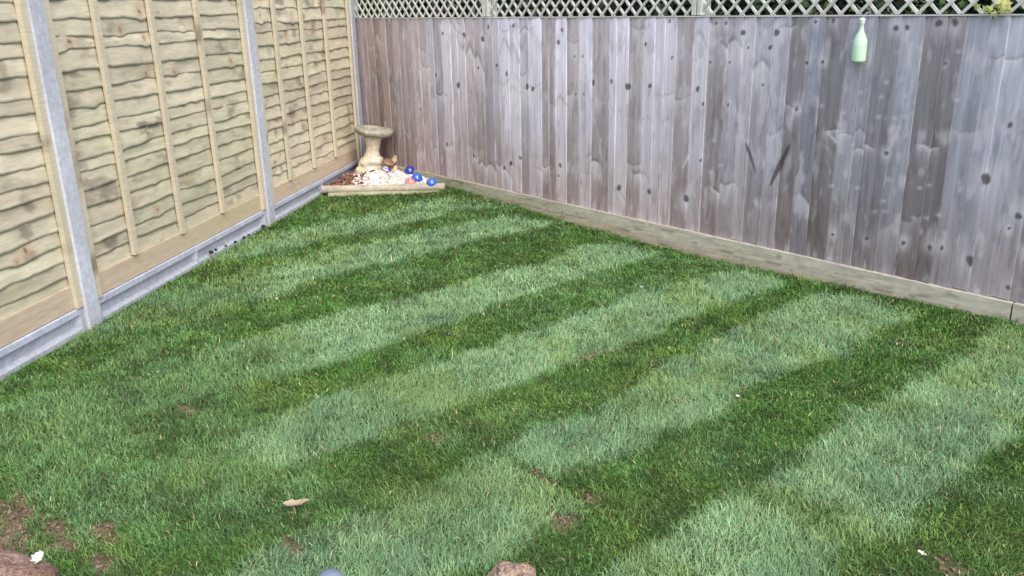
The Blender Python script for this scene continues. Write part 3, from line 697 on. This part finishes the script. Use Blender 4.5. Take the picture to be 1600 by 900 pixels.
# ------------------------------------------------------------------ corner bed
def onz(px, py, z=0.):
    d = fw+(px-800)/FPX*rt-(py-450)/FPX*up; t = (z-CZ)/d.z; P = Vector((CX, CY, CZ))+d*t; return P.x, P.y
m_stone = mat('bath_stone', attr=True, rough=.92, spec=.15, noise=((70, 70, 70), .18), bump=((120, 120, 120), .6, .004))
bxy = (.405, -.205)
bath = empty('birdbath', (bxy[0], bxy[1], .03)); tag(bath, 'weathered stone birdbath with a thick round bowl in the fence corner', 'birdbath')
lx, ly = -rt0.x, -rt0.y                     # towards the left of the view
prof = [(0, .105), (.012, .118), (.045, .116), (.075, .104), (.088, .092), (.100, .100), (.128, .104), (.146, .092), (.160, .070), (.20, .057), (.25, .058), (.29, .068), (.318, .079), (.333, .083)]
zz_ = np.linspace(0, .333, 44); rr_ = np.interp(zz_, [p_[0] for p_ in prof], [p_[1] for p_ in prof])
V, F = lathe(list(zip(zz_, rr_)), 48)
th = np.arctan2(V[:, 1], V[:, 0]); lump = 1+ss(.17, .08, V[:, 2])*(.42*(fbm(np.cos(th)*2.2+5, V[:, 2]*14+np.sin(th)*2.2, 700, 3)-.5)*2)+.05*(fbm(np.cos(th)*6+9, V[:, 2]*16+np.sin(th)*6, 705, 3)-.5)
V[:, 0] *= lump; V[:, 1] *= lump
sh = np.interp(V[:, 2], [0, .06, .15, .25, .333], [.028, .014, -.012, -.030, -.040]); V[:, 0] += lx*sh; V[:, 1] += ly*sh
c = lerp((.68, .60, .47), (.55, .47, .35), fbm(th*2, V[:, 2]*22, 710, 3)); c = lerp(c, (.74, .68, .57), .6*ss(.5, .7, fbm(th*3, V[:, 2]*9, 712, 3)))
mb = MB(); mb.add(V, F, c); mb.build('pedestal', m_stone, bath, True)
prof = [(0, .060), (.004, .105), (.012, .135), (.026, .156), (.042, .164), (.056, .162), (.066, .154), (.068, .146), (.060, .132), (.046, .10), (.040, .05), (.039, .01)]
V, F = lathe(prof, 60); th = np.arctan2(V[:, 1], V[:, 0]); q = 1+.05*(fbm(np.cos(th)*3+4, np.sin(th)*3+V[:, 2]*20, 720, 3)-.5)*2; V[:, 0] *= q; V[:, 1] *= q
V[:, 2] += .004*(fbm(V[:, 0]*25, V[:, 1]*25, 722, 3)-.5)*2
tl = Matrix.Rotation(R(8), 3, Vector((fw.x, fw.y, 0)).normalized()); V = V@np.array(tl).T; V[:, 2] += .328; V[:, 0] -= lx*.042; V[:, 1] -= ly*.042
n_ = fbm(V[:, 0]*22, V[:, 1]*22+V[:, 2]*30, 724, 4); c = lerp((.34, .32, .26), (.22, .215, .16), np.clip(n_*1.6-.3, 0, 1)); c = lerp(c, (.46, .45, .40), .7*ss(.56, .7, fbm(V[:, 0]*40, V[:, 1]*40+V[:, 2]*50, 726, 3)))
mb = MB(); mb.add(V, F, c); mb.build('bowl', m_stone, bath, True)

# log edging, two rounds one above the other
m_log = mat('edging_timber', attr=True, rough=.85, spec=.2, noise=((25, 25, 25), .2), bump=((60, 60, 60), .4, .003))
ea = Vector((.735, -.850, 0)); eb = Vector((1.362, -.112, 0)); ed = (eb-ea).normalized(); en = Vector((ed.y, -ed.x, 0))
def log(label, r0, zc, offn, a0, a1, tone, s):
    L = (eb-ea).length; org = ea+ed*a0+en*offn; nL = 60; m = 18; V = []
    for i in range(nL):
        f = i/(nL-1)*(L-a0-a1)
        for j in range(m):
            th = 2*np.pi*j/m; rr = r0*(1+.03*(float(vn(f*6, j, s))-.5)*2); p = ed*f+en*(math.cos(th)*rr+.003*math.sin(f*5+s)); V.append((p.x, p.y, zc+math.sin(th)*rr*.92+.002*math.sin(f*7+s)))
    F = [(i*m+j, i*m+(j+1) % m, (i+1)*m+(j+1) % m, (i+1)*m+j) for i in range(nL-1) for j in range(m)]
    V.append((0, 0, zc)); e_ = ed*(L-a0-a1); V.append((e_.x, e_.y, zc)); b = len(V)-2
    F += [(j, (j+1) % m, b) for j in range(m)]+[((nL-1)*m+(j+1) % m, (nL-1)*m+j, b+1) for j in range(m)]
    V = np.array(V); n_ = fbm(V[:, 0]*9+V[:, 1]*9, V[:, 2]*80, s, 4); c = lerp(tone, np.array(tone)*.72, np.clip(n_*1.8-.4, 0, 1)); c = lerp(c, (.18, .19, .11), .5*ss(.58, .75, fbm(V[:, 0]*7, V[:, 2]*30+V[:, 1]*7, s+4, 3)))
    mb = MB(); mb.add(V, F, c); o = mb.build('edging_log', m_log, None, True, tuple(org)); tag(o, label, 'edging log', 'round timber edging in front of the pebbles')
log('upper round timber edging log holding back the white pebbles', .034, .050, .0, .0, .02, (.43, .40, .31), 800)
log('lower round timber edging log half sunk at the lawn edge, under the other log', .028, .008, .030, .05, .06, (.38, .36, .26), 810)

# bed surface, pebbles, bark
m_bed = mat('bed_soil', (.10, .065, .045), rough=.95, noise=((50, 50, 50), .4), bump=((80, 80, 80), .7, .01))
def bedz(x, y):
    return .040+.028*np.exp(-((x-.60)**2+(y+.28)**2)/.04)
def in_bed(x, y, mg=.0):
    n = x*nv_[0]+y*nv_[1]; side = (x-ea.x)*(eb.y-ea.y)-(y-ea.y)*(eb.x-ea.x)
    return (n > -.004+mg) & (y < -.036-mg) & (side/ (eb-ea).length < -.018-mg)
nb = 50; apex = np.array([.05, -.04]); PA = np.array([ea.x+.0, ea.y+.0]); PB = np.array([eb.x, eb.y])
V = []; 
for i in range(nb):
    for j in range(nb):
        u = i/(nb-1); v = j/(nb-1); e_ = PA*(1-v)+PB*v; p = apex*(1-u)+(e_-np.array([en.x, en.y])*.012)*u
        V.append((p[0], p[1], float(bedz(p[0], p[1]))-.008))
bed = mesh_np('bed_soil', V, grid_faces(nb, nb), m_bed, None, None, True); tag(bed, kind='structure')
ico = None
def ico_pts(sub=1):
    bm = bmesh.new(); bmesh.ops.create_icosphere(bm, subdivisions=sub, radius=1); bm.verts.index_update()
    V = np.array([v.co[:] for v in bm.verts]); F = [[v.index for v in f.verts] for f in bm.faces]; bm.free(); return V, F
IV, IF = ico_pts(1); IV2, IF2 = ico_pts(2)
def chips(name, label, cat, n, pos, size, cols, m, seed, flat=(.5, .8), lift=1.):
    r = np.random.default_rng(seed); mb = MB()
    for q in range(n):
        x, y, z = pos(r)
        sz = size*r.uniform(.6, 1.4); S = np.array([1, r.uniform(.6, 1), r.uniform(*flat)])*sz
        V = IV*(1+.22*r.normal(0, 1, (len(IV), 1))*.7)*S
        Rm = np.array(Matrix.Rotation(r.uniform(0, 6.28), 3, 'Z')@Matrix.Rotation(r.normal(0, .5), 3, 'X')); V = V@Rm.T
        mb.add(V+np.array([x, y, z+sz*.3*lift]), IF, np.array(cols[r.integers(0, len(cols))])*r.uniform(.75, 1.1))
    o = mb.build(name, m, None, False); tag(o, label, cat, kind='stuff'); return o
m_peb = mat('pebbles', attr=True, rough=.75, spec=.3)
def pos_w(r):
    while 1:
        u = r.random(); x = r.uniform(.25, 1.25); y = r.uniform(-.75, -.04)
        if not in_bed(np.array(x), np.array(y), .008): continue
        a = (x-ea.x)*ed.x+(y-ea.y)*ed.y       # distance along the log
        if a < .16+.12*r.random() or a > .82+.06*r.random(): continue
        return x, y, float(bedz(x, y))+r.uniform(0, .016)
chips('white_pebbles', 'white and pink stone chippings heaped round the foot of the birdbath', 'pebbles', 2300, pos_w, .0125, [(.80, .78, .75), (.72, .68, .66), (.78, .70, .66), (.62, .56, .54), (.82, .82, .82), (.55, .40, .36)], m_peb, 11)
def pos_b(r):
    while 1:
        x = r.uniform(.1, .95); y = r.uniform(-.85, -.04)
        if not in_bed(np.array(x), np.array(y), .008): continue
        a = (x-ea.x)*ed.x+(y-ea.y)*ed.y
        if a > .26+.05*r.random(): continue
        return x, y, float(bedz(x, y))+r.uniform(0, .015)
chips('bark_chips', 'reddish brown bark chippings between the pebbles and the concrete board', 'bark chips', 420, pos_b, .017, [(.22, .09, .06), (.16, .07, .05), (.28, .15, .10), (.10, .05, .04), (.42, .33, .28)], m_bed and m_peb, 12, (.25, .5))
# one big pale stone in front of the pedestal
r = np.random.default_rng(3); V = IV2*np.array([.055, .045, .036])*(1+.10*(fbm(IV2[:, 0]*2+5, IV2[:, 1]*2+IV2[:, 2]*2, 3, 2)-.5)[:, None]*2)
x_, y_ = onz(584, 277, .085); mb = MB(); mb.add(V, IF2, (.72, .72, .74)); o = mb.build('white_stone', m_peb, None, True, (x_, y_, .082)); tag(o, 'large smooth white stone on the pebbles before the birdbath pedestal', 'stone')

# balls
m_ball = mat('glazed_ball', attr=True, rough=.16, spec=.6, coat=.6)
BV, BF = None, None
bm = bmesh.new(); bmesh.ops.create_uvsphere(bm, u_segments=32, v_segments=20, radius=1); bm.verts.index_update(); BV = np.array([v.co[:] for v in bm.verts]); BF = [[v.index for v in f.verts] for f in bm.faces]; bm.free()
for px, py, rad, c, lb, gp in [(640.5, 268, .046, (.015, .035, .30), 'dark blue glazed ball, rearmost of the blue balls, against the fence', 1), (651.5, 279.5, .047, (.02, .10, .50), 'bright blue glazed ball in the middle, touching the red ball', 1),
                            (674.5, 287, .045, (.03, .12, .55), 'blue glazed ball at the right end of the log', 1), (640, 288.5, .044, (.62, .10, .09), 'red glazed ball half hidden behind the edging log', 1),
                            (604.5, 266, .038, (.10, .07, .32), 'small violet and white ball behind the birdbath pedestal', 1)]:
    zc = .066+rad
    for _ in range(4):
        x_, y_ = onz(px, py, zc); zc = float(bedz(x_, y_))+rad*.82
    if lb[:3] == 'red':          # lies right behind the edging log
        def px_of(P):
            d = Vector(P)-Vector((CX, CY, CZ)); return 800+FPX*d.dot(rt)/d.dot(fw)
        rad = .042; best = min((abs(px_of((ea+ed*q_-en*.082)+Vector((0, 0, .07)))-641), q_) for q_ in np.linspace(.2, .95, 200))[1]
        P_ = ea+ed*best-en*.082; x_, y_, zc = P_.x, P_.y, .072
    C = np.tile(np.array(c), (len(BV), 1))
    if 'violet' in lb: C = lerp(C, (.75, .75, .85), ss(.55, .62, fbm(BV[:, 0]*2.2+3, BV[:, 1]*2.2+BV[:, 2]*2.2, 5, 2)))
    if lb[:3] == 'red': C = lerp(C, (.75, .35, .33), .6*ss(.5, .65, fbm(BV[:, 0]*2+3, BV[:, 1]*2+BV[:, 2]*2, 8, 2)))
    mb = MB(); mb.add(BV*rad, BF, C); o = mb.build('glazed_ball', m_ball, None, True, (x_, y_, zc)); tag(o, lb, 'ball', 'glazed balls on the pebbles')

# dead leaves
m_dead = mat('dead_leaf', attr=True, rough=.8, spec=.2)
def leaf(name, label, cat, loc, L, W, rot, c, seed, group=None, curl=.35):
    r = np.random.default_rng(seed); nu, nv2 = 13, 7; V = []
    for i in range(nu):
        f = i/(nu-1); wd = W*math.sin(math.pi*f**.8)**.8*(1+.12*math.sin(f*17+seed))*.5+.0006
        for j in range(nv2):
            g_ = (j/(nv2-1)-.5)*2; V.append(((f-.5)*L, g_*wd, curl*L*((f-.5)**2)*1.6+abs(g_)*wd*.5+.002*r.normal()))
    V = np.array(V); top = grid_faces(nu, nv2); V2 = V-np.array([0, 0, .0008]); F = np.concatenate([top, top[:, ::-1]+len(V)])
    VV_ = np.concatenate([V, V2]); C = np.array(c)*(.8+.35*vn(VV_[:, 0]*300, VV_[:, 1]*300, seed))[:, None]
    o = mesh_np(name, VV_, F, m_dead, None, C, True, loc); o.rotation_euler = rot; tag(o, label, cat, group); return o
for px, py, z, L, rot, c, lb in [(609, 252, .17, .10, (1.2, .3, .6), (.24, .16, .10), 'brown curled dead leaf leaning on the fence right of the pedestal'), (616, 247, .19, .075, (.9, -.9, 1.8), (.42, .31, .20), 'tan dead leaf, highest of those beside the pedestal'),
                             (617, 262, .13, .06, (.5, -.9, 2.3), (.52, .40, .24), 'light tan dead leaf stuck upright in the pebbles by the pedestal'), (603, 256, .14, .09, (.9, .4, .2), (.16, .11, .07), 'darkest dead leaf, right behind the pedestal')]:
    x_, y_ = onz(px, py, z); y_ = min(y_, -.075)
    leaf('dead_leaf', lb, 'dead leaf', (x_, y_, z-.01), L, L*.55, rot, c, int(px), 'dead leaves by the birdbath')
x_, y_ = onz(465, 791, .03); leaf('dead_leaf', 'single pale tan dead leaf lying on the near lawn', 'dead leaf', (x_, y_, .036), .078, .027, (0.06, -.05, R(62)), (.33, .26, .18), 91)
x_, y_ = onz(58, 873, .06); leaf('fallen_petal', 'large white petal beside the brown clod in the near left corner', 'petal', (x_, y_, .055), .060, .028, (.1, 0, R(-25)), (.58, .56, .48), 92)
for i, (px, py, lb) in enumerate([(1441, 862, 'white petal scrap on the dark turf near the lower right corner'), (1153, 617, 'white petal scrap on the pale stripe right of the middle'), (432, 466, 'white petal scrap on the pale stripe left of the middle'),
                                (1003, 447, 'white petal scrap on the stripe edge near the board fence')]):
    x_, y_ = onz(px, py, .035); leaf('fallen_petal', lb, 'petal', (x_, y_, .030), .016 if i else .024, .009, (.1, .1, i*1.3), (.78, .78, .70), 93+i, 'white petal scraps on the lawn', .2)

# clods, stones
def clod(name, label, cat, px, py, zc, sx, sy, sz, c0, c1, seed, m, group=None, rough=.35, rz=0):
    x_, y_ = onz(px, py, zc); bm = bmesh.new(); bmesh.ops.create_icosphere(bm, subdivisions=5 if sx > .04 else 3, radius=1); bm.verts.index_update()
    V = np.array([v.co[:] for v in bm.verts]); F = [[v.index for v in f.verts] for f in bm.faces]; bm.free()
    n_ = fbm(V[:, 0]*1.6+seed, V[:, 1]*1.6+V[:, 2]*1.3, seed, 5)-.5; pit = ss(.66, .76, fbm(V[:, 0]*3.3, V[:, 1]*3.3+V[:, 2]*3, seed+3, 2))
    V = V*(1+rough*n_-.10*pit*(rough > .1))[:, None]*np.array([sx, sy, sz]); c = lerp(c0, c1, np.clip(n_*2.4+.5, 0, 1)); c = lerp(c, np.array(c1)*.45, pit*(.8 if rough > .1 else 0))
    mb = MB(); mb.add(V, F, c); o = mb.build(name, m, None, True, (x_, y_, zc)); o.rotation_euler = (0, 0, rz); tag(o, label, cat, group); return o
m_clod = mat('clod_earth', attr=True, rough=.95, spec=.1, noise=((110, 110, 110), .55), bump=((130, 130, 130), 1., .012))
m_peb2 = mat('smooth_stone', attr=True, rough=.55, spec=.3, noise=((60, 60, 60), .08))
clod('earth_clod', 'large reddish brown lump of earth in the near left corner', 'earth clod', 10, 903, .022, .125, .085, .052, (.38, .27, .22), (.22, .14, .11), 3, m_clod, 'brown lumps of earth on the near edge of the lawn', .6, .5)
clod('earth_clod', 'smaller brown lump of earth at the middle of the bottom edge', 'earth clod', 803, 914, .014, .075, .065, .048, (.42, .31, .24), (.28, .19, .14), 9, m_clod, 'brown lumps of earth on the near edge of the lawn', .8)
clod('grey_stone', 'smooth blue grey rounded stone at the bottom edge of the lawn', 'stone', 517, 910, .018, .038, .036, .032, (.17, .20, .28), (.14, .17, .24), 5, m_peb2, None, .05)
for i, (px, py, s_) in enumerate([(330, 394, .022), (337, 390, .016), (353, 384, .013), (368, 378, .015), (382, 373, .018), (389, 370, .014), (412, 356, .024)]):
    lb = ['dark clod in the gravel board recess, leftmost of the row', 'dark clod touching the leftmost one in the gravel board recess', 'small dark clod, third from the left along the gravel board', 'dark clod fourth from the left along the gravel board',
          'dark clod fifth from the left along the gravel board', 'dark clod sixth from the left along the gravel board', 'dark clod tucked against the foot of the middle concrete post'][i]
    d = fw+(px-800)/FPX*rt-(py-450)/FPX*up; nl = Vector((nv_[0], nv_[1], 0)); C_ = Vector((CX, CY, CZ)); P = C_+d*((.006-C_.dot(nl))/d.dot(nl))
    bm = bmesh.new(); bmesh.ops.create_icosphere(bm, subdivisions=3, radius=1); bm.verts.index_update(); V = np.array([v.co[:] for v in bm.verts]); F = [[v.index for v in f.verts] for f in bm.faces]; bm.free()
    V = V*(1+.5*(fbm(V[:, 0]*1.7+i, V[:, 1]*1.7+V[:, 2], 900+i, 3)-.5))[:, None]*np.array([s_, s_*.7, s_*.6])*.8; mb = MB(); mb.add(V, F, (.05, .04, .035)); o = mb.build('soil_clod', m_clod, None, True, (P.x, P.y, max(P.z, .024))); tag(o, lb, 'soil clod', 'dark clods along the concrete gravel board')

_cx = rng.uniform(3.8, 6.1, 200000); _cy = rng.uniform(-3.9, -1.5, 200000); _cb = bare(_cx, _cy) > .45; _cx = _cx[_cb]; _cy = _cy[_cb]; _cz = gz(_cx, _cy)-.004
def pos_c(r):
    q = r.integers(0, len(_cx)); return _cx[q], _cy[q], _cz[q]
chips('soil_crumbs', 'loose crumbs of brown earth in the bald spots of the lawn', 'soil crumbs', 700, pos_c, .0048, [(.20, .15, .10), (.14, .10, .07), (.27, .21, .15)], m_clod, 31)
